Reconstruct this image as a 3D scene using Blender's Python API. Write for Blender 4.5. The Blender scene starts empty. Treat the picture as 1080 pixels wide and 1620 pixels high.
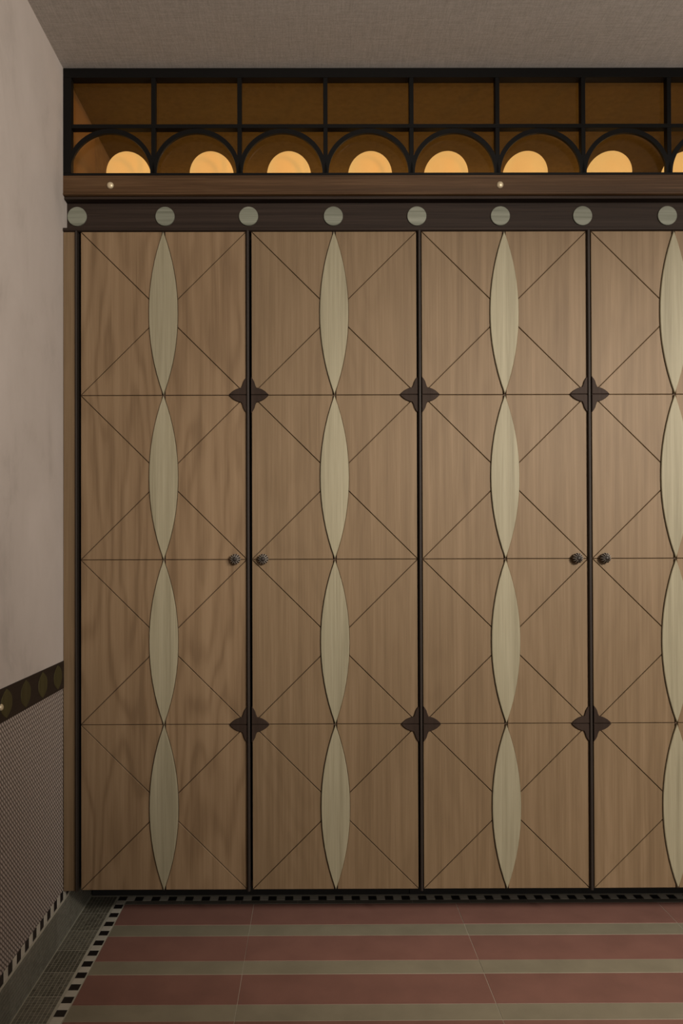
import bpy, bmesh, math, random
from mathutils import Matrix, Vector

random.seed(7)
SC = bpy.context.scene
COL = SC.collection

# ------------------------------------------------------------------ camera
# view camera: eye 1.235 m above the floor, nearly square on to the wardrobe
F_PX, PX, PY = 1172.0, 498.4, 857.9
pitch, yaw, roll = 0.00763, 0.00284, 0.00289
fwd = Vector((math.sin(yaw) * math.cos(pitch), math.cos(yaw) * math.cos(pitch), math.sin(pitch)))
rgt = Vector((math.cos(yaw), -math.sin(yaw), 0))
upv = rgt.cross(fwd)
r2 = rgt * math.cos(roll) - upv * math.sin(roll)
u2 = upv * math.cos(roll) + rgt * math.sin(roll)
cam_data = bpy.data.cameras.new('camera')
cam = bpy.data.objects.new('camera', cam_data)
COL.objects.link(cam)
cam.matrix_world = Matrix(((r2.x, u2.x, -fwd.x, 0), (r2.y, u2.y, -fwd.y, 0),
                           (r2.z, u2.z, -fwd.z, 1.235), (0, 0, 0, 1)))
cam_data.sensor_width = 36
cam_data.lens = 36 * F_PX / 1620
cam_data.shift_x = (540 - PX) / 1620
cam_data.shift_y = (PY - 810) / 1620
cam_data.clip_start = 0.05
SC.camera = cam

# ------------------------------------------------------------------ light
SC.view_settings.view_transform = 'Standard'
SC.view_settings.look = 'None'
SC.view_settings.exposure = 0.0
SC.view_settings.gamma = 1.0
SC.view_settings.use_curve_mapping = False

world = bpy.data.worlds.new('world')
SC.world = world
world.use_nodes = True
bg = world.node_tree.nodes['Background']
bg.inputs[0].default_value = (1.0, 0.93, 0.85, 1)
bg.inputs[1].default_value = 0.20


def area_light(name, loc, target, sx, sy, power, col):
    d = bpy.data.lights.new(name, 'AREA')
    d.shape = 'RECTANGLE'
    d.size, d.size_y, d.energy, d.color = sx, sy, power, col
    o = bpy.data.objects.new(name, d)
    COL.objects.link(o)
    o.location = loc
    o.rotation_euler = (Vector(target) - Vector(loc)).to_track_quat('-Z', 'Y').to_euler()
    return o


def spot_light(name, loc, target, half_deg, blend, radius, power, col):
    d = bpy.data.lights.new(name, 'SPOT')
    d.spot_size, d.spot_blend = math.radians(2 * half_deg), blend
    d.shadow_soft_size, d.energy, d.color = radius, power, col
    o = bpy.data.objects.new(name, d)
    COL.objects.link(o)
    o.location = loc
    o.rotation_euler = (Vector(target) - Vector(loc)).to_track_quat('-Z', 'Y').to_euler()
    return o


# added, unseen lights: soft fill, ceiling wash and two spots that shape the falloff
area_light('room_fill', (2.3, -1.9, 2.05), (0.2, 2.4, 1.75), 1.4, 1.2, 24, (1.0, 0.94, 0.86))
area_light('ceiling_fill', (1.7, 0.0, 1.7), (1.7, 0.5, 3.0), 0.5, 0.5, 33, (1.0, 0.92, 0.82))
spot_light('falloff_spot', (1.7, -1.7, 2.55), (-0.62, 2.34, 2.0), 21, 1.0, 0.22, 420, (1.0, 0.93, 0.83))
# added warm light, unseen, that brightens the ceiling seen through the lower panes
area_light('inner_ceiling_fill', (0.32, 3.12, 2.47), (0.32, 3.12, 3.0), 2.0, 0.05, 2.2, (1.0, 0.78, 0.48))
spot_light('falloff_spot', (2.5, -0.9, 2.55), (1.10, 2.34, 0.95), 25, 1.0, 0.22, 670, (1.0, 0.93, 0.83))  # second added spot, brightens the lower right doors


# ------------------------------------------------------------------ materials
def node_mat(name):
    m = bpy.data.materials.new(name)
    m.use_nodes = True
    nt = m.node_tree
    b = nt.nodes['Principled BSDF']
    return m, nt, b


def mk(nt, t, **kw):
    n = nt.nodes.new(t)
    for k, v in kw.items():
        setattr(n, k, v)
    return n


def math_node(nt, op, a, b=None, c=None):
    n = mk(nt, 'ShaderNodeMath', operation=op)
    for i, v in enumerate((a, b, c)):
        if v is None:
            continue
        if isinstance(v, (int, float)):
            n.inputs[i].default_value = v
        else:
            nt.links.new(v, n.inputs[i])
    return n.outputs[0]


def position(nt, scale):
    g = mk(nt, 'ShaderNodeNewGeometry')
    mp = mk(nt, 'ShaderNodeMapping')
    mp.inputs['Scale'].default_value = scale
    nt.links.new(g.outputs['Position'], mp.inputs['Vector'])
    return mp.outputs[0]


def noise(nt, vec, scale=1.0, detail=4.0, rough=0.55, dist=0.0):
    n = mk(nt, 'ShaderNodeTexNoise')
    n.inputs['Scale'].default_value = scale
    n.inputs['Detail'].default_value = detail
    n.inputs['Roughness'].default_value = rough
    n.inputs['Distortion'].default_value = dist
    nt.links.new(vec, n.inputs['Vector'])
    return n.outputs[0]


def ramp(nt, fac, stops):
    r = mk(nt, 'ShaderNodeValToRGB')
    el = r.color_ramp.elements
    while len(el) < len(stops):
        el.new(0.5)
    for e, (p, c) in zip(el, stops):
        e.position = p
        e.color = (*c, 1)
    nt.links.new(fac, r.inputs[0])
    return r.outputs[0]


def mul_color(nt, col, val):
    m = mk(nt, 'ShaderNodeVectorMath', operation='SCALE')
    nt.links.new(col, m.inputs[0])
    if isinstance(val, (int, float)):
        m.inputs['Scale'].default_value = val
    else:
        nt.links.new(val, m.inputs['Scale'])
    return m.outputs[0]


def bump(nt, b, h, strength, dist):
    n = mk(nt, 'ShaderNodeBump')
    n.inputs['Strength'].default_value = strength
    n.inputs['Distance'].default_value = dist
    nt.links.new(h, n.inputs['Height'])
    nt.links.new(n.outputs[0], b.inputs['Normal'])


def object_tone(nt, lo, hi):
    oi = mk(nt, 'ShaderNodeObjectInfo')
    mr = mk(nt, 'ShaderNodeMapRange')
    mr.inputs['To Min'].default_value = lo
    mr.inputs['To Max'].default_value = hi
    nt.links.new(oi.outputs['Random'], mr.inputs['Value'])
    return mr.outputs[0]


def sc3(axis, along, across):
    return tuple(along if a == axis else across for a in 'XYZ')


def wood(name, dark, mid, light, axis='Z', figure=0.0, rough=0.55, tone=(1, 1), coarse=26, spec=0.22):
    m, nt, b = node_mat(name)
    broad = noise(nt, position(nt, sc3(axis, 0.9, coarse)), 1, 5, 0.6, 0.5)
    fine = noise(nt, position(nt, sc3(axis, 5, 260)), 1, 3, 0.6)
    f = math_node(nt, 'MULTIPLY_ADD', fine, 0.35, math_node(nt, 'MULTIPLY', broad, 0.65))
    if figure:
        # growth rings cut lengthwise: wavering lines that close into tall arches
        sx = mk(nt, 'ShaderNodeSeparateXYZ')
        nt.links.new(position(nt, (1, 1, 1)), sx.inputs[0])
        warp = noise(nt, position(nt, sc3(axis, 0.75, 4.2)), 1, 3, 0.45)
        ph = math_node(nt, 'MULTIPLY_ADD', warp, 78.0, math_node(nt, 'MULTIPLY', sx.outputs['X'], 40.0))
        ring = math_node(nt, 'MULTIPLY_ADD', math_node(nt, 'SINE', ph), 0.5, 0.5)
        sharp = math_node(nt, 'POWER', ring, 2.2)
        f = math_node(nt, 'MULTIPLY_ADD', sharp, -figure, math_node(nt, 'ADD', f, figure * 0.36))
    c = ramp(nt, f, [(0.34, dark), (0.5, mid), (0.66, light)])
    c = mul_color(nt, c, object_tone(nt, *tone))
    nt.links.new(c, b.inputs['Base Color'])
    b.inputs['Roughness'].default_value = rough
    b.inputs['Specular IOR Level'].default_value = spec
    bump(nt, b, fine, 0.12, 0.0006)
    return m


def flat(name, col, rough=0.6, metal=0.0, spec=0.4, vary=0.0, scale=40, tone=(1, 1)):
    m, nt, b = node_mat(name)
    n = noise(nt, position(nt, (scale,) * 3), 1, 4)
    lo = tuple(v * (1 - vary) for v in col)
    hi = tuple(v * (1 + vary) for v in col)
    c = mul_color(nt, ramp(nt, n, [(0.3, lo), (0.7, hi)]), object_tone(nt, *tone))
    nt.links.new(c, b.inputs['Base Color'])
    b.inputs['Roughness'].default_value = rough
    b.inputs['Metallic'].default_value = metal
    b.inputs['Specular IOR Level'].default_value = spec
    return m


M = {}
M['door_figured'] = wood('door_wood_figured', (.150, .094, .050), (.196, .126, .069), (.235, .156, .089), 'Z', 0.16)
M['door_plain'] = wood('door_wood_plain', (.140, .090, .048), (.170, .112, .061), (.205, .137, .078), 'Z', 0.05, coarse=40)
M['leaf'] = wood('sage_wood', (.200, .174, .112), (.262, .230, .152), (.312, .278, .190), 'Z', 0.0, 0.55, (.95, 1.05), 45)
M['disc'] = wood('sage_wood_cross', (.110, .112, .082), (.185, .188, .145), (.260, .262, .210), 'X', 0.0, 0.55, (.9, 1.08), 75)
M['cornice'] = wood('cornice_wood', (.036, .018, .007), (.062, .031, .013), (.108, .058, .027), 'X', 0.0, 0.5, (1, 1), 34, 0.2)
M['frieze'] = wood('frieze_wood', (.017, .011, .0085), (.026, .017, .0125), (.038, .025, .019), 'X', 0.0, 0.6, (1, 1), 50, 0.12)
M['bead'] = wood('bead_wood', (.018, .013, .010), (.026, .019, .015), (.034, .026, .020), 'Z', 0.0, 0.55)
M['star'] = wood('star_wood', (.024, .015, .011), (.031, .020, .015), (.038, .025, .019), 'Z', 0.0, 0.6, spec=.08)
M['groove'] = flat('groove_wood', (.060, .034, .018), 0.8)
M['carcass'] = flat('carcass_wood', (.10, .066, .042), 0.7, vary=.1)
M['plinth'] = flat('plinth_paint', (.02, .018, .016), 0.7)
M['black_metal'] = flat('black_metal', (.0045, .004, .0036), 0.5, 0.0, 0.12)
M['bronze'] = flat('dark_bronze', (.030, .023, .019), 0.5, 0.3, 0.5)
M['dimmed_ceiling_panel'] = flat('dimmed_ceiling_tone', (.28, .245, .15), 0.85, 0, .15, .12, 60)  # darkened ceiling tone standing in for dimmer light behind the transom
M['bronze_glint'] = flat('painted_rib_glint', (.46, .41, .36), 0.45, 0.3, 0.5)  # paler rib colour painted in for the glint along the knob ridges
M['brass'] = flat('brass', (.62, .51, .34), 0.38, 0.35)
M['band'] = wood('band_wood', (.017, .011, .008), (.024, .016, .012), (.034, .023, .018), 'Y', 0.0, 0.5, (1, 1), 50, .2)
M['olive'] = wood('olive_wood', (.042, .034, .012), (.058, .048, .018), (.072, .060, .025), 'Z', 0.0, 0.5, (.85, 1.15), 50)
M['red_tile'] = flat('red_cement', (.225, .110, .085), 0.55, 0, 0.35, .10, 9, (.94, 1.07))
M['grey_tile'] = flat('grey_cement', (.245, .214, .150), 0.55, 0, 0.35, .10, 9, (.95, 1.05))
M['border_tile'] = flat('border_cement', (.17, .155, .125), 0.6, 0, 0.3, .1, 20)
M['black_tile'] = flat('black_tile', (.016, .012, .011), 0.4, 0, 0.45)
M['white_tile'] = flat('white_tile', (.52, .48, .40), 0.45, 0, 0.45, .08, 30, (.93, 1.07))
M['grout'] = flat('grout', (.43, .40, .32), 0.85, vary=.08)
for i, k in enumerate(((.095, .085, .062), (.130, .118, .088), (.165, .150, .115))):
    M['mosaic%d' % i] = flat('mosaic_glaze_%d' % (i + 1), k, 0.4)
for i, k in enumerate(((.165, .155, .122), (.185, .174, .138), (.205, .193, .155))):
    M['skirt%d' % i] = flat('skirting_glaze_%d' % (i + 1), k, 0.4)

# limewashed plaster
m, nt, b = node_mat('plaster')
cloud = noise(nt, position(nt, (1.0, 2.2, 1.6)), 1.6, 6, 0.6, 0.4)
smear = noise(nt, position(nt, (3, 6, 3.4)), 1, 6, 0.65, 0.8)
fc = math_node(nt, 'MULTIPLY_ADD', smear, 0.4, math_node(nt, 'MULTIPLY', cloud, 0.6))
c = ramp(nt, fc, [(0.30, (.395, .345, .310)), (0.46, (.50, .440, .400)), (0.68, (.555, .492, .452))])
nt.links.new(c, b.inputs['Base Color'])
b.inputs['Roughness'].default_value = 0.8
b.inputs['Specular IOR Level'].default_value = 0.2
bump(nt, b, smear, 0.15, 0.004)
M['plaster'] = m

# linen cloth on the ceiling
m, nt, b = node_mat('linen')
t1 = noise(nt, position(nt, (22, 330, 40)), 1, 2, 0.6)
t2 = noise(nt, position(nt, (330, 22, 40)), 1, 2, 0.6)
th = math_node(nt, 'MULTIPLY_ADD', t1, 0.5, math_node(nt, 'MULTIPLY', t2, 0.5))
sp = noise(nt, position(nt, (240, 240, 60)), 1, 2, 0.7)
th = math_node(nt, 'MULTIPLY_ADD', sp, 0.35, math_node(nt, 'MULTIPLY', th, 0.65))
c = ramp(nt, th, [(0.32, (.345, .318, .290)), (0.5, (.460, .430, .402)), (0.68, (.580, .548, .518))])
nt.links.new(c, b.inputs['Base Color'])
b.inputs['Roughness'].default_value = 0.9
b.inputs['Specular IOR Level'].default_value = 0.15
bump(nt, b, th, 0.4, 0.0015)
M['linen'] = m

# woven wall covering: short strands lying at 45 degrees, staggered row by row
m, nt, b = node_mat('woven_cord')
g = mk(nt, 'ShaderNodeNewGeometry')
sx = mk(nt, 'ShaderNodeSeparateXYZ')
nt.links.new(g.outputs['Position'], sx.inputs[0])
wob = noise(nt, g.outputs['Position'], 30, 2)
yy = math_node(nt, 'MULTIPLY_ADD', wob, 0.004, sx.outputs['Y'])
across = math_node(nt, 'MULTIPLY', math_node(nt, 'ADD', yy, sx.outputs['Z']), 1 / 0.0135)
along = math_node(nt, 'MULTIPLY', math_node(nt, 'SUBTRACT', yy, sx.outputs['Z']), 1 / 0.026)
row = math_node(nt, 'FLOOR', across)
fa = math_node(nt, 'SINE', math_node(nt, 'MULTIPLY', math_node(nt, 'FRACT', across), math.pi))
al = math_node(nt, 'FRACT', math_node(nt, 'MULTIPLY_ADD', row, 0.5, along))
fl = math_node(nt, 'SINE', math_node(nt, 'MULTIPLY', al, math.pi))
hh = math_node(nt, 'MULTIPLY', math_node(nt, 'POWER', fa, 0.7), math_node(nt, 'POWER', fl, 0.35))
c = ramp(nt, hh, [(0.12, (.090, .068, .058)), (0.5, (.265, .218, .188)), (0.95, (.460, .390, .345))])
nt.links.new(c, b.inputs['Base Color'])
b.inputs['Roughness'].default_value = 0.75
b.inputs['Specular IOR Level'].default_value = 0.2
bump(nt, b, hh, 0.8, 0.003)
M['woven'] = m

# amber glass: tinted, with a mirror film that strengthens at grazing angles
m, nt, b = node_mat('amber_glass')
nt.nodes.remove(b)
out = [n for n in nt.nodes if n.type == 'OUTPUT_MATERIAL'][0]
tr = mk(nt, 'ShaderNodeBsdfTransparent')
tr.inputs[0].default_value = (.76, .58, .36, 1)
gl = mk(nt, 'ShaderNodeBsdfGlossy')
gl.inputs['Roughness'].default_value = 0.03
fr = mk(nt, 'ShaderNodeFresnel')
fr.inputs['IOR'].default_value = 1.35
mx = mk(nt, 'ShaderNodeMixShader')
nt.links.new(fr.outputs[0], mx.inputs[0])
nt.links.new(tr.outputs[0], mx.inputs[1])
nt.links.new(gl.outputs[0], mx.inputs[2])
nt.links.new(mx.outputs[0], out.inputs[0])
M['glass'] = m

# lit alabaster globe
m, nt, b = node_mat('lit_globe')
v = noise(nt, position(nt, (9, 9, 5)), 1, 4, 0.6)
c = ramp(nt, v, [(0.3, (1.0, .90, .68)), (0.7, (1.0, 1.0, .80))])
nt.links.new(c, b.inputs['Emission Color'])
b.inputs['Emission Strength'].default_value = 1.16
b.inputs['Base Color'].default_value = (.8, .7, .5, 1)
M['globe'] = m


# ------------------------------------------------------------------ mesh helpers
def link(name, mesh, parent=None, loc=(0, 0, 0)):
    o = bpy.data.objects.new(name, mesh)
    COL.objects.link(o)
    o.location = loc
    if parent:
        o.parent = parent
    return o


def empty(name, loc, label, cat, group=None):
    o = bpy.data.objects.new(name, None)
    COL.objects.link(o)
    o.location = loc
    o['label'], o['category'] = label, cat
    if group:
        o['group'] = group
    return o


class MB:
    """collects shapes and makes ONE mesh of them"""

    def __init__(s):
        s.v, s.f, s.sm, s.mi = [], [], [], []

    def add(s, verts, faces, smooth=False, mi=0):
        o = len(s.v)
        s.v += [tuple(p) for p in verts]
        for f in faces:
            s.f.append(tuple(i + o for i in f))
            s.sm.append(smooth)
            s.mi.append(mi)
        return s

    def box(s, x0, x1, y0, y1, z0, z1, mi=0):
        v = [(x, y, z) for z in (z0, z1) for y in (y0, y1) for x in (x0, x1)]
        return s.add(v, [(0, 2, 3, 1), (4, 5, 7, 6), (0, 1, 5, 4), (2, 6, 7, 3), (0, 4, 6, 2), (1, 3, 7, 5)], mi=mi)

    def prism(s, pts, depth, bevel, to3d, inset=0.0):
        """outline pts (CCW u,v); front face at w=0 with a bevel, back at w=depth"""
        a = inset_poly(pts, inset) if inset else pts
        fr = inset_poly(a, bevel)
        n = len(a)
        v = [to3d(u, w, 0) for u, w in fr] + [to3d(u, w, bevel) for u, w in a] + [to3d(u, w, depth) for u, w in a]
        f = [tuple(range(n)), tuple(range(3 * n - 1, 2 * n - 1, -1))]
        for i in range(n):
            j = (i + 1) % n
            f += [(i, n + i, n + j, j), (n + i, 2 * n + i, 2 * n + j, n + j)]
        return s.add(v, f)

    def lathe(s, prof, axis, origin, seg=32, flute=0, amp=0.0):
        """prof: (radius, height along axis) from tip to base"""
        ax = Vector(axis)
        e1 = Vector((1, 0, 0)) if abs(ax.x) < 0.9 else Vector((0, 1, 0))
        e2 = ax.cross(e1)
        v = []
        for r, h in prof:
            for k in range(seg):
                t = 2 * math.pi * k / seg
                q = 1 + (amp * math.cos(flute * t) if flute else 0)
                v.append(Vector(origin) + ax * h + (e1 * math.cos(t) + e2 * math.sin(t)) * r * q)
        f = []
        for i in range(len(prof) - 1):
            for k in range(seg):
                l = (k + 1) % seg
                f.append((i * seg + k, i * seg + l, (i + 1) * seg + l, (i + 1) * seg + k))
        f.append(tuple(range(seg)))
        f.append(tuple(range((len(prof) - 1) * seg, len(prof) * seg)))
        return s.add(v, f, True)

    def mesh(s, name, mats):
        me = bpy.data.meshes.new(name)
        me.from_pydata(s.v, [], s.f)
        for m in (mats if isinstance(mats, list) else [mats]):
            me.materials.append(m)
        me.polygons.foreach_set('use_smooth', s.sm)
        me.polygons.foreach_set('material_index', s.mi)
        bm = bmesh.new()
        bm.from_mesh(me)
        bmesh.ops.recalc_face_normals(bm, faces=bm.faces)
        bm.to_mesh(me)
        bm.free()
        me.update()
        return me


def inset_poly(pts, d):
    n = len(pts)
    out = []
    for i in range(n):
        p0, p1, p2 = Vector(pts[i - 1]), Vector(pts[i]), Vector(pts[(i + 1) % n])
        a, b2 = (p1 - p0).normalized(), (p2 - p1).normalized()
        n1, n2 = Vector((-a.y, a.x)), Vector((-b2.y, b2.x))
        m_ = n1 + n2
        k = m_.dot(n1)
        m_ = m_ / max(k, 0.35)
        out.append(tuple(p1 + m_ * d))
    return out


def ccw(pts):
    s = sum(pts[i - 1][0] * pts[i][1] - pts[i][0] * pts[i - 1][1] for i in range(len(pts)))
    return pts if s > 0 else pts[::-1]


front = lambda y: (lambda u, v, w: (u, y + w, v))          # faces the room (-Y)
topside = lambda z: (lambda u, v, w: (u, v, z - w))        # faces up
leftwall = lambda x: (lambda u, v, w: (x - w, u, v))       # faces +X, u along Y


def rect(x0, x1, y0, y1):
    return [(x0, y0), (x1, y0), (x1, y1), (x0, y1)]


def disc_pts(r, n=32):
    return [(r * math.cos(2 * math.pi * i / n), r * math.sin(2 * math.pi * i / n)) for i in range(n)]


def structure(o):
    o['kind'] = 'structure'
    return o


# ------------------------------------------------------------------ room dimensions
WX = -0.790                       # left wall face
CEIL = 2.762
DY = 2.344                        # wardrobe front plane
SEAM = [-0.742, -0.202, 0.339, 0.877, 1.416]
DOOR_TOP, DOOR_BOT = 2.240, 0.158
RIGHT = 1.462                     # right end of the joinery

# ------------------------------------------------------------------ setting
floor = structure(link('floor', MB().box(-1.1, 3.5, -2.2, 3.4, -0.12, -0.0008).mesh('floor', M['grout'])))
ceiling = structure(link('ceiling', MB().box(-1.1, 3.5, -2.2, 3.4, CEIL, CEIL + .12).mesh('ceiling', M['linen'])))
link('dimmed_ceiling_panel', MB().box(-.7895, 3.4, 2.376, 3.299, CEIL - .004, CEIL - .0002).mesh('dimmed_ceiling_panel', M['dimmed_ceiling_panel']), ceiling)  # added sheet darkens the ceiling behind the panes; dimness put into its colour
wall_left = structure(link('wall_left', MB().box(-1.0, WX, -2.2, 2.69, .881, CEIL).box(-1.0, WX - .012, -2.2, 3.3, 0, .881)
                           .box(-1.0, WX - .004, 2.69, 3.3, .881, CEIL).mesh('wall_left', M['plaster'])))
link('far_wall_panel', MB().box(WX - .004, WX, 2.692, 3.3, .90, CEIL - .001).mesh('far_wall_panel', M['linen']), wall_left)  # wall panel that differs in tone past the step
link('woven_panel', MB().box(WX - .012, WX, -2.2, DY, .159, .7945).mesh('woven_panel', M['woven']), wall_left)
structure(link('wall_back', MB().box(-1.0, 3.5, 3.3, 3.4, 0, CEIL).mesh('wall_back', M['plaster'])))
structure(link('wall_right', MB().box(RIGHT + .002, 3.5, DY - .01, 3.29, 0, CEIL).mesh('wall_right', M['plaster'])))

# striped cement tiles of the floor
TX = [-0.657, -0.209, 0.492, 1.193, 1.894, 2.595, 3.3]
g = .0005
PER, Y0 = 0.2125, 2.582


def tile_mesh(name, w, d, mat):
    return MB().prism(rect(g, w - g, g, d - g), .0024, .0006, topside(0)).mesh(name, mat)


cache = {}
for i in range(14):
    for name, y_hi, d, mat in (('red_tile', Y0 - PER * i, .1425, 'red_tile'), ('grey_tile', Y0 - PER * i - .1425, .070, 'grey_tile')):
        for a, b_ in zip(TX[:-1], TX[1:]):
            key = (name, round(b_ - a, 3))
            if key not in cache:
                cache[key] = tile_mesh(name, b_ - a, d, M[mat])
            o = link(name, cache[key], floor, (a, y_hi - d, random.uniform(-.0004, .0004)))
# plain border row before the chequer row under the wardrobe
bt = MB().prism(rect(g, .2 - g, g, .026 - g), .0024, .0006, topside(0)).mesh('border_tile', M['border_tile'])
for i in range(10):
    link('border_tile', bt, floor, (-0.657 + .2 * i, 2.582, 0))
# chequer rows
S = .02935
sq = {}
for k in ('black_tile', 'white_tile'):
    sq[k] = MB().prism(rect(-S / 2 + g, S / 2 - g, -S / 2 + g, S / 2 - g), .0024, .0006, topside(0)).mesh(k, M[k])
for i in range(50):
    k = 'black_tile' if i % 2 == 0 else 'white_tile'
    link(k, sq[k], floor, (-0.675, 2.6264 - S * i, 0))
for i in range(1, 72):
    k = 'black_tile' if i % 2 == 0 else 'white_tile'
    link(k, sq[k], floor, (-0.675 + S * i, 2.6235, 0))


# mosaic strips: real little tiles in sheets of ten by ten
def mosaic(name, u0, u1, v0, v1, to3d, mats, parent):
    mb = MB()
    p, ns, seam = .01155, 10, .0016
    u, iu = u1, 0
    rnd = random.Random(3)
    while u > u0:
        v, iv = v0, 0
        while v + p * .6 < v1:
            vv = min(v + p - .0019, v1)
            sheet = (iu // ns * 7 + iv // ns * 3) % 3
            mi = min(2, max(0, rnd.choice((0, 1, 1, 2)) + (sheet - 1)))
            q = [to3d(*c, w) for w in (0, .0022) for c in ((u - p + .0019, v), (u, v), (u, vv), (u - p + .0019, vv))]
            mb.add(q, [(0, 1, 2, 3), (0, 4, 5, 1), (1, 5, 6, 2), (2, 6, 7, 3), (3, 7, 4, 0)], mi=mi)
            v += p + (seam if (iv + 1) % ns == 0 else 0)
            iv += 1
        iu += 1
        u -= p + (seam if iu % ns == 0 else 0)
    o = link(name, mb.mesh(name, [M[k] for k in mats]), parent)
    o['kind'] = 'stuff'
    return o


mosaic('mosaic_tiles', 1.0, 2.638, -0.7885, -0.691, lambda u, v, w: (v, u, -w), ('mosaic0', 'mosaic1', 'mosaic2'), floor)

# mosaic skirting on the left wall
base = structure(link('baseboard_left', MB().box(WX - .012, WX - .002, -2.2, 2.645, 0.0, .1575).mesh('baseboard_left', M['grout'])))
mosaic('mosaic_tiles', 1.0, 2.640, .004, .1275, lambda u, v, w: (WX - w, u, v), ('skirt0', 'skirt1', 'skirt2'), base)
SW = .02815
wq = {}
for k in ('black_tile', 'white_tile'):
    wq[k] = MB().prism(rect(-SW / 2 + g, SW / 2 - g, -.014, .014), .0024, .0006, leftwall(0)).mesh(k + '_wall', M[k])
for i in range(-10, 46):
    k = 'black_tile' if i % 2 == 0 else 'white_tile'
    link(k, wq[k], base, (WX, 2.3319 - SW * i, .1432))

# dado band with pointed olive inlays
band = structure(link('trim_1', MB().box(WX - .012, WX + .003, -2.2, DY, .7955, .8810).mesh('trim_1', M['band'])))
n = 14
lemon = [(.0350 * (1 - abs(t) ** 2.5), .0375 * t) for t in [i / n * 2 - 1 for i in range(n + 1)]]
lemon = lemon + [(-u, v) for u, v in lemon[-2:0:-1]]
lm = MB().prism(ccw(lemon), .003, .0008, leftwall(0)).mesh('leaf_inlay', M['olive'])
for i in range(14):
    link('leaf_inlay', lm, band, (WX + .0042, 2.2876 - .1276 * i, .8385))


def dome(r, n=7):
    return [(r * math.sin(math.pi / 2 * i / n) + .0002, r * .75 * math.cos(math.pi / 2 * i / n)) for i in range(n + 1)]


stud_wall = MB().lathe(dome(.0085), (1, 0, 0), (0, 0, 0), 24).mesh('brass_stud', M['brass'])
for y in (1.8705, .64):
    o = link('brass_stud', stud_wall, band, (WX + .003, y, .8360))

# ------------------------------------------------------------------ wardrobe doors
ROW = (DOOR_TOP - DOOR_BOT) / 4
HB = ROW / 2
LL, HW = .2575, .0447


def leaf_x(z):
    return HW * (1 - min(1, abs(z / LL)) ** 2.08)


def leaf_z(x):
    return LL * (1 - x / HW) ** (1 / 2.08)


def door_pieces(ha):
    # where the diagonal meets the leaf
    lo, hi = 0.0, ha
    for _ in range(50):
        x = (lo + hi) / 2
        if leaf_x(x * HB / ha) > x:
            lo = x
        else:
            hi = x
    xi, zi = x, x * HB / ha
    arc_side = [(-leaf_x(z), z) for z in [zi - 2 * zi * i / 8 for i in range(9)]]
    left = [(-ha, -HB), (-ha, HB)] + arc_side
    xt = .0045
    zt = leaf_z(xt)
    arc_top = [(-leaf_x(z), z) for z in [zt + (zi - zt) * i / 14 for i in range(15)]]
    tl = [(-ha, HB), (-xt, HB)] + arc_top
    flip = lambda p, fx, fz: [(u * fx, v * fz) for u, v in p]
    outl = [left, flip(left, -1, 1), tl, flip(tl, -1, 1), flip(tl, 1, -1), flip(tl, -1, -1)]
    lf = [(leaf_x(z), z) for z in [LL * (i / 16 * 2 - 1) for i in range(17)]]
    lf = lf + [(-u, v) for u, v in lf[-2:0:-1]]
    return [ccw(p) for p in outl], ccw(lf)


HA = .2625                                      # half width of a door face
OUT, LEAF = door_pieces(HA)
PM = {}
for fig in ('door_figured', 'door_plain'):
    PM[fig] = [MB().prism(p, .0065, .0012, front(0), inset=.0011).mesh('veneer_panel', M[fig]) for p in OUT]
LM = MB().prism(LEAF, .0115, .0016, front(0), inset=-.0004).mesh('leaf_inlay', M['leaf'])

# half of a four-pointed star boss (the other half sits on the neighbouring door)
quarter = [(.0625, 0.001), (.0575, .0065), (.050, .0130), (.041, .0182), (.0320, .0216), (.0238, .0236),
           (.0205, .0310), (.0175, .0415), (.0128, .0500), (.0068, .0570)]
X0 = .0068


def star_half(sgn):
    mb = MB()
    for sz in (1, -1):
        pts = [(u * sgn, v * sz) for u, v in [(X0, .001)] + quarter]
        mb.prism(ccw(pts), .007, .0014, front(0))
    mb.prism(ccw([(X0 * sgn, -.002), (.060 * sgn, -.0015), (.060 * sgn, .0015), (X0 * sgn, .002)]), .003, .0002, front(.004))
    return mb.mesh('star_boss', M['star'])


SM = {1: star_half(1), -1: star_half(-1)}
prof = [(.0018, .0262), (.0036, .0262), (.0042, .0256), (.0070, .0248), (.0105, .0228), (.0138, .0192), (.0160, .0148), (.0166, .0110),
        (.0156, .0076), (.0125, .0052), (.0110, .0030), (.0130, .0012), (.0132, 0)]
seg = 96
vv, rib = [], []
for r, h in prof:
    for k in range(seg):
        t = 2 * math.pi * k / seg
        rib_h = (1 - abs(math.sin(6 * t))) ** 1.3      # twelve sharp ribs with hollows between
        q = 1 + (.06 * (rib_h - .5) if r > .0045 and h > .004 else 0)
        dh = .0042 * (rib_h - .6) if r > .0045 and h > .009 else 0
        vv.append((r * q * math.cos(t), -(h + dh), r * q * math.sin(t)))
KM = MB()
for i in range(len(prof) - 1):
    for k in range(seg):
        glint = 1 if 3 <= i <= 6 and (k % 8 in (0, 7)) else 0  # rib faces that take the painted glint
        KM.f.append((i * seg + k, i * seg + (k + 1) % seg, (i + 1) * seg + (k + 1) % seg, (i + 1) * seg + k))
        KM.sm.append(True)
        KM.mi.append(glint)
KM.v = [tuple(p) for p in vv]
for cap in (tuple(range(seg)), tuple(range((len(prof) - 1) * seg, len(prof) * seg))):
    KM.f.append(cap)
    KM.sm.append(True)
    KM.mi.append(0)
KM = KM.mesh('door_knob', [M['bronze'], M['bronze_glint']])


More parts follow.
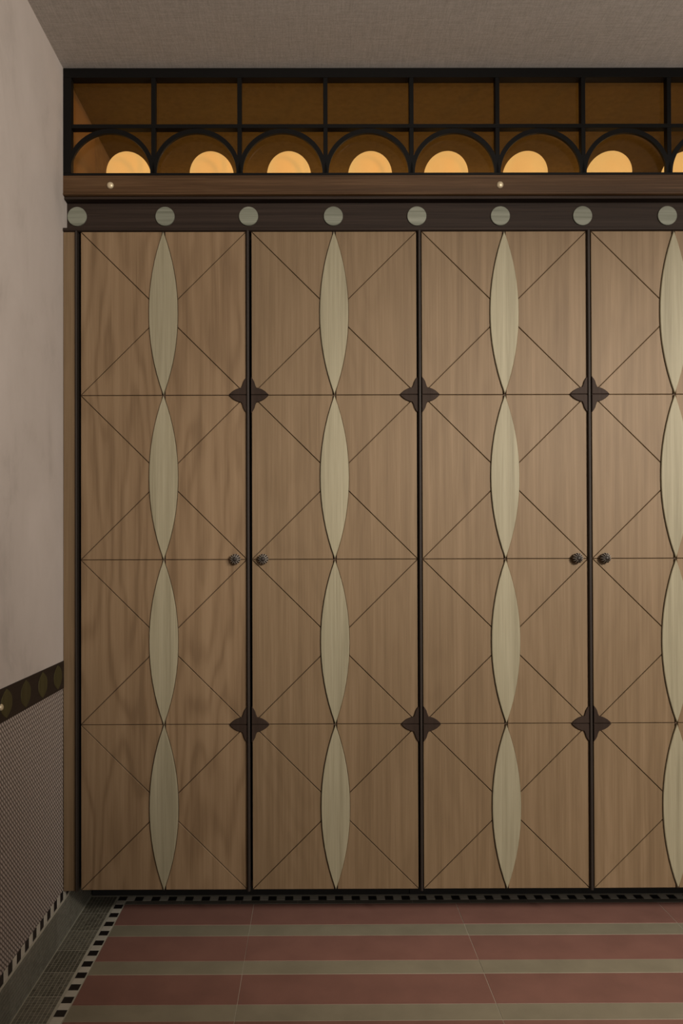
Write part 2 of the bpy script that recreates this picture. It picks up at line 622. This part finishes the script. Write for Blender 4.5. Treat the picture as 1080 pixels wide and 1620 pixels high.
def make_door(parent, k, knob_side, fig):
    cx = (SEAM[k] + SEAM[k + 1]) / 2
    slab = MB().box(-HA, HA, .0055, .024, DOOR_BOT, DOOR_TOP).mesh('door', M['groove'])
    d = link('door', slab, parent, (cx, DY, 0))
    for r in range(4):
        cz = DOOR_TOP - ROW * (r + .5)
        for me in PM[fig]:
            link('veneer_panel', me, d, (0, 0, cz))
        link('leaf_inlay', LM, d, (0, -.0062, cz))['label'] = 'pale sage-green pointed leaf inlay'
    for z in (DOOR_TOP - ROW, DOOR_TOP - 3 * ROW):
        for sg in (1, -1):                         # sg=1: boss on this door's left edge
            if (k == 0 and sg == 1) or (k == 3 and sg == -1):
                continue
            edge = SEAM[k] if sg == 1 else SEAM[k + 1]
            link('star_boss', SM[sg], d, (edge - cx, -.0055, z))['label'] = 'dark brown half of a four-pointed star boss'
    kx = SEAM[k] + .0445 if knob_side < 0 else SEAM[k + 1] - .0435
    link('door_knob', KM, d, (kx - cx, 0, 1.2005))['label'] = 'dark bronze fluted knob'
    return d


def bead(parent, x, w=.0088, dx=-.0026, name='seam_bead'):
    n = 8
    pts = [(w / 2 * math.cos(math.pi * i / n), -.0105 - .0035 * math.sin(math.pi * i / n) + .0035) for i in range(n + 1)]
    pts = pts + [(-w / 2, .024), (w / 2, .024)]
    v = [(u, y, z) for z in (DOOR_BOT - .001, DOOR_TOP - .001) for u, y in pts]
    m_ = len(pts)
    f = [tuple(range(m_)), tuple(range(m_, 2 * m_))] + [(i, (i + 1) % m_, m_ + (i + 1) % m_, m_ + i) for i in range(m_)]
    return link(name, MB().add(v, f).mesh(name, M['bead']), parent, (x + dx, DY, 0))


def make_wardrobe(x0, x1, doors, label):
    w = empty('wardrobe', ((x0 + x1) / 2, DY, 0), label, 'wardrobe', 'built-in wardrobes')
    w.location = (0, 0, 0)
    t, yb, yf = .018, 2.944, DY + .026
    mb = MB().box(x0, x0 + t, yf, yb, DOOR_BOT, DOOR_TOP - .002).box(x1 - t, x1, yf, yb, DOOR_BOT, DOOR_TOP - .002)
    mb.box(x0 + t, x1 - t, yf, yb, DOOR_BOT, DOOR_BOT + t).box(x0 + t, x1 - t, yf, yb, DOOR_TOP - t, DOOR_TOP - .002)
    mb.box(x0 + t, x1 - t, yb - .008, yb, DOOR_BOT + t, DOOR_TOP - t)
    link('carcass', mb.mesh('carcass', M['carcass']), w)
    link('plinth', MB().box(x0 + .001, x1, 2.648, 2.90, 0, DOOR_BOT - .001).mesh('plinth', M['plinth']), w)
    for k, side, fig in doors:
        make_door(w, k, side, fig)
    return w


w1 = make_wardrobe(WX + .001, SEAM[2] - .0005, ((0, 1, 'door_figured'), (1, -1, 'door_plain')),
                   'tan wood wardrobe with two panelled doors beside the plaster wall')
link('end_post', MB().prism(rect(WX + .001, SEAM[0] - .0075, DOOR_BOT - .002, DOOR_TOP - .001), .025, .001, front(DY)).mesh('end_post', M['door_plain']), w1)
bead(w1, SEAM[0], .006, -.004)
bead(w1, SEAM[1])
w2 = make_wardrobe(SEAM[2] + .0005, RIGHT - .001, ((2, 1, 'door_plain'), (3, -1, 'door_plain')),
                   'tan wood wardrobe with two panelled doors, cut by the right photo edge')
bead(w2, SEAM[2], .0085, -.0005)
bead(w2, SEAM[3])
bead(w2, SEAM[4])
link('end_post', MB().prism(rect(SEAM[4] + .0075, RIGHT - .001, DOOR_BOT - .002, DOOR_TOP - .001), .025, .001, front(DY)).mesh('end_post', M['door_plain']), w2)

# ------------------------------------------------------------------ cornice and frieze over the wardrobes
cor = empty('cornice', (0, 0, 0), 'dark wood cornice and frieze with pale round discs above the wardrobe doors', 'cornice')
XA, XB = WX + .0005, RIGHT


def extrude_x(prof_yz, x0, x1, name, mat, parent):
    n_ = len(prof_yz)
    v = [(x, y, z) for x in (x0, x1) for y, z in prof_yz]
    f = [tuple(range(n_)), tuple(range(n_, 2 * n_))] + [(i, (i + 1) % n_, n_ + (i + 1) % n_, n_ + i) for i in range(n_)]
    return link(name, MB().add(v, f).mesh(name, mat), parent)


FY = 2.382                                       # frieze face, set back under the cornice
extrude_x([(DY, 2.4185), (DY, 2.3640), (DY + .0015, 2.3625), (DY - .002, 2.3622), (DY - .002, 2.3580), (DY + .003, 2.3562),
           (DY + .010, 2.3562), (DY + .010, 2.4185)], XA, XB, 'cornice_rail', M['cornice'], cor)
link('soffit_shade', MB().box(XA, XB, DY + .0102, 2.45, 2.3480, 2.4185).mesh('soffit_shade', M['frieze']), cor)  # separate dark board: shade under the cornice put into its colour
link('frieze_board', MB().box(XA, XB, FY, FY + .02, 2.2405, 2.3478).mesh('frieze_board', M['frieze']), cor)
extrude_x([(DY - .003, 2.2500), (DY - .001, 2.2520), (FY - .0005, 2.2520), (FY - .0005, 2.2405), (DY + .002, 2.2405), (DY - .003, 2.2430)],
          XA, XB, 'lower_bead', M['frieze'], cor)
link('top_deck', MB().box(XA, XB, 2.4505, 2.945, 2.400, 2.4185).box(XA, XB, 2.925, 2.945, 2.2405, 2.400).mesh('top_deck', M['carcass']), cor)
dm = MB().prism(disc_pts(.0308, 40), .0048, .0008, front(0)).mesh('disc_inlay', M['disc'])
for x in (-.7565, -.4737, -.2049, .0681, .3372, .6064, .8718, 1.1455, 1.4100):
    o = link('disc_inlay', dm, cor, (x, FY - .0045, 2.3040))
sm = MB().lathe(dome(.0108), (0, -1, 0), (0, 0, 0), 28).mesh('brass_stud', M['brass'])
for x in (-.6397, .5967):
    link('brass_stud', sm, cor, (x, DY + .0002, 2.3868))['label'] = 'round brass stud'

# ------------------------------------------------------------------ glazed transom with arches
ts = empty('transom_screen', (0, 0, 0), 'black metal transom screen with amber panes and a row of arches', 'transom')
PIT = .2734
MX = [-.7770 + PIT * i for i in range(9)]
MX[0] = -.7770
ZB, ZM0, ZM1, ZT = 2.427, 2.570, 2.5825, 2.731
D0, D1 = DY, DY + .024


def bar(name, x0, x1, z0, z1, y0=D0, y1=D1):
    return link(name, MB().prism(rect(x0, x1, z0, z1), y1 - y0, .0008, front(y0)).mesh(name, M['black_metal']), ts)


bar('head_rail', XA, XB, ZT, CEIL - .0005, D0, D1 + .006)
bar('bottom_rail', XA, XB, 2.4188, ZB, D0, D1)
bar('end_stile', XA, -.7640, ZB, ZT)
bar('end_stile', MX[8] - .007, XB, ZB, ZT)
link('transom_rail', MB().prism(rect(-.7640, MX[8] - .007, ZM0, ZM1), D1 - D0, .0008, front(D0)).mesh('transom_rail', M['black_metal']), ts)
mull = MB().prism(rect(-.0068, .0068, ZB, ZT), D1 - D0 - .002, .0008, front(D0 + .0006)).mesh('mullion', M['black_metal'])
for i in range(1, 8):
    link('mullion', mull, ts, (MX[i], 0, 0))
RI, RO, n = .1268, .1414, 40
an = [(RO * math.cos(math.pi * i / n), RO * math.sin(math.pi * i / n)) for i in range(n + 1)]
inn = [(RI * math.cos(math.pi * i / n), RI * math.sin(math.pi * i / n)) for i in range(n + 1)]
mb = MB()
v = [(u, y, w) for y in (0, .009) for ring in (an, inn) for u, w in ring]
q = n + 1
f = []
for i in range(n):
    f += [(i, i + 1, q + i + 1, q + i), (2 * q + i, 3 * q + i, 3 * q + i + 1, 2 * q + i + 1),
          (i, 2 * q + i, 2 * q + i + 1, i + 1), (q + i, q + i + 1, 3 * q + i + 1, 3 * q + i)]
f += [(0, q, 3 * q, 2 * q), (n, 2 * q + n, 3 * q + n, q + n)]
arch = mb.add(v, f).mesh('arch', M['black_metal'])
for i in range(8):
    link('arch', arch, ts, ((MX[i] + MX[i + 1]) / 2, DY + .0004, ZB))
gy0, gy1 = DY + .0245, DY + .0275
for i in range(8):
    a, b_ = max(MX[i], -.771) + .001, MX[i + 1] - .001
    link('glass_pane', MB().box(a, b_, gy0, gy1, ZM0 + .007, ZT + .004).mesh('glass_pane', M['glass']), ts)
    link('glass_pane', MB().box(a, b_, gy0, gy1, ZB - .003, ZM0 + .005).mesh('glass_pane', M['glass']), ts)

# ------------------------------------------------------------------ globe lamps standing on the cabinet tops
R_ = .0755
gp = [(R_ * math.sin(math.pi * i / 24) + .0003, R_ * math.cos(math.pi * i / 24)) for i in range(23)]
globe_me = MB().lathe(gp, (0, 0, 1), (0, 0, 2.5205), 48).mesh('globe', M['globe'])
base_me = MB().lathe([(.026, 2.4500), (.034, 2.4470), (.036, 2.4380), (.045, 2.4260), (.046, 2.4190)], (0, 0, 1), (0, 0, 0), 32).mesh('base', M['bronze'])
ORD = ['first', 'second', 'third', 'fourth', 'fifth', 'sixth', 'seventh', 'eighth']
for i, x in enumerate((-.6316, -.3458, -.0795, .2001, .4624, .7357, 1.0246, 1.2874)):
    t = empty('globe_lamp', (x, 2.55, 0), 'glowing amber globe lamp behind the %s arch from the plaster wall' % ORD[i], 'lamp', 'globe lamps behind the arches')
    link('globe', globe_me, t)
    link('base', base_me, t)
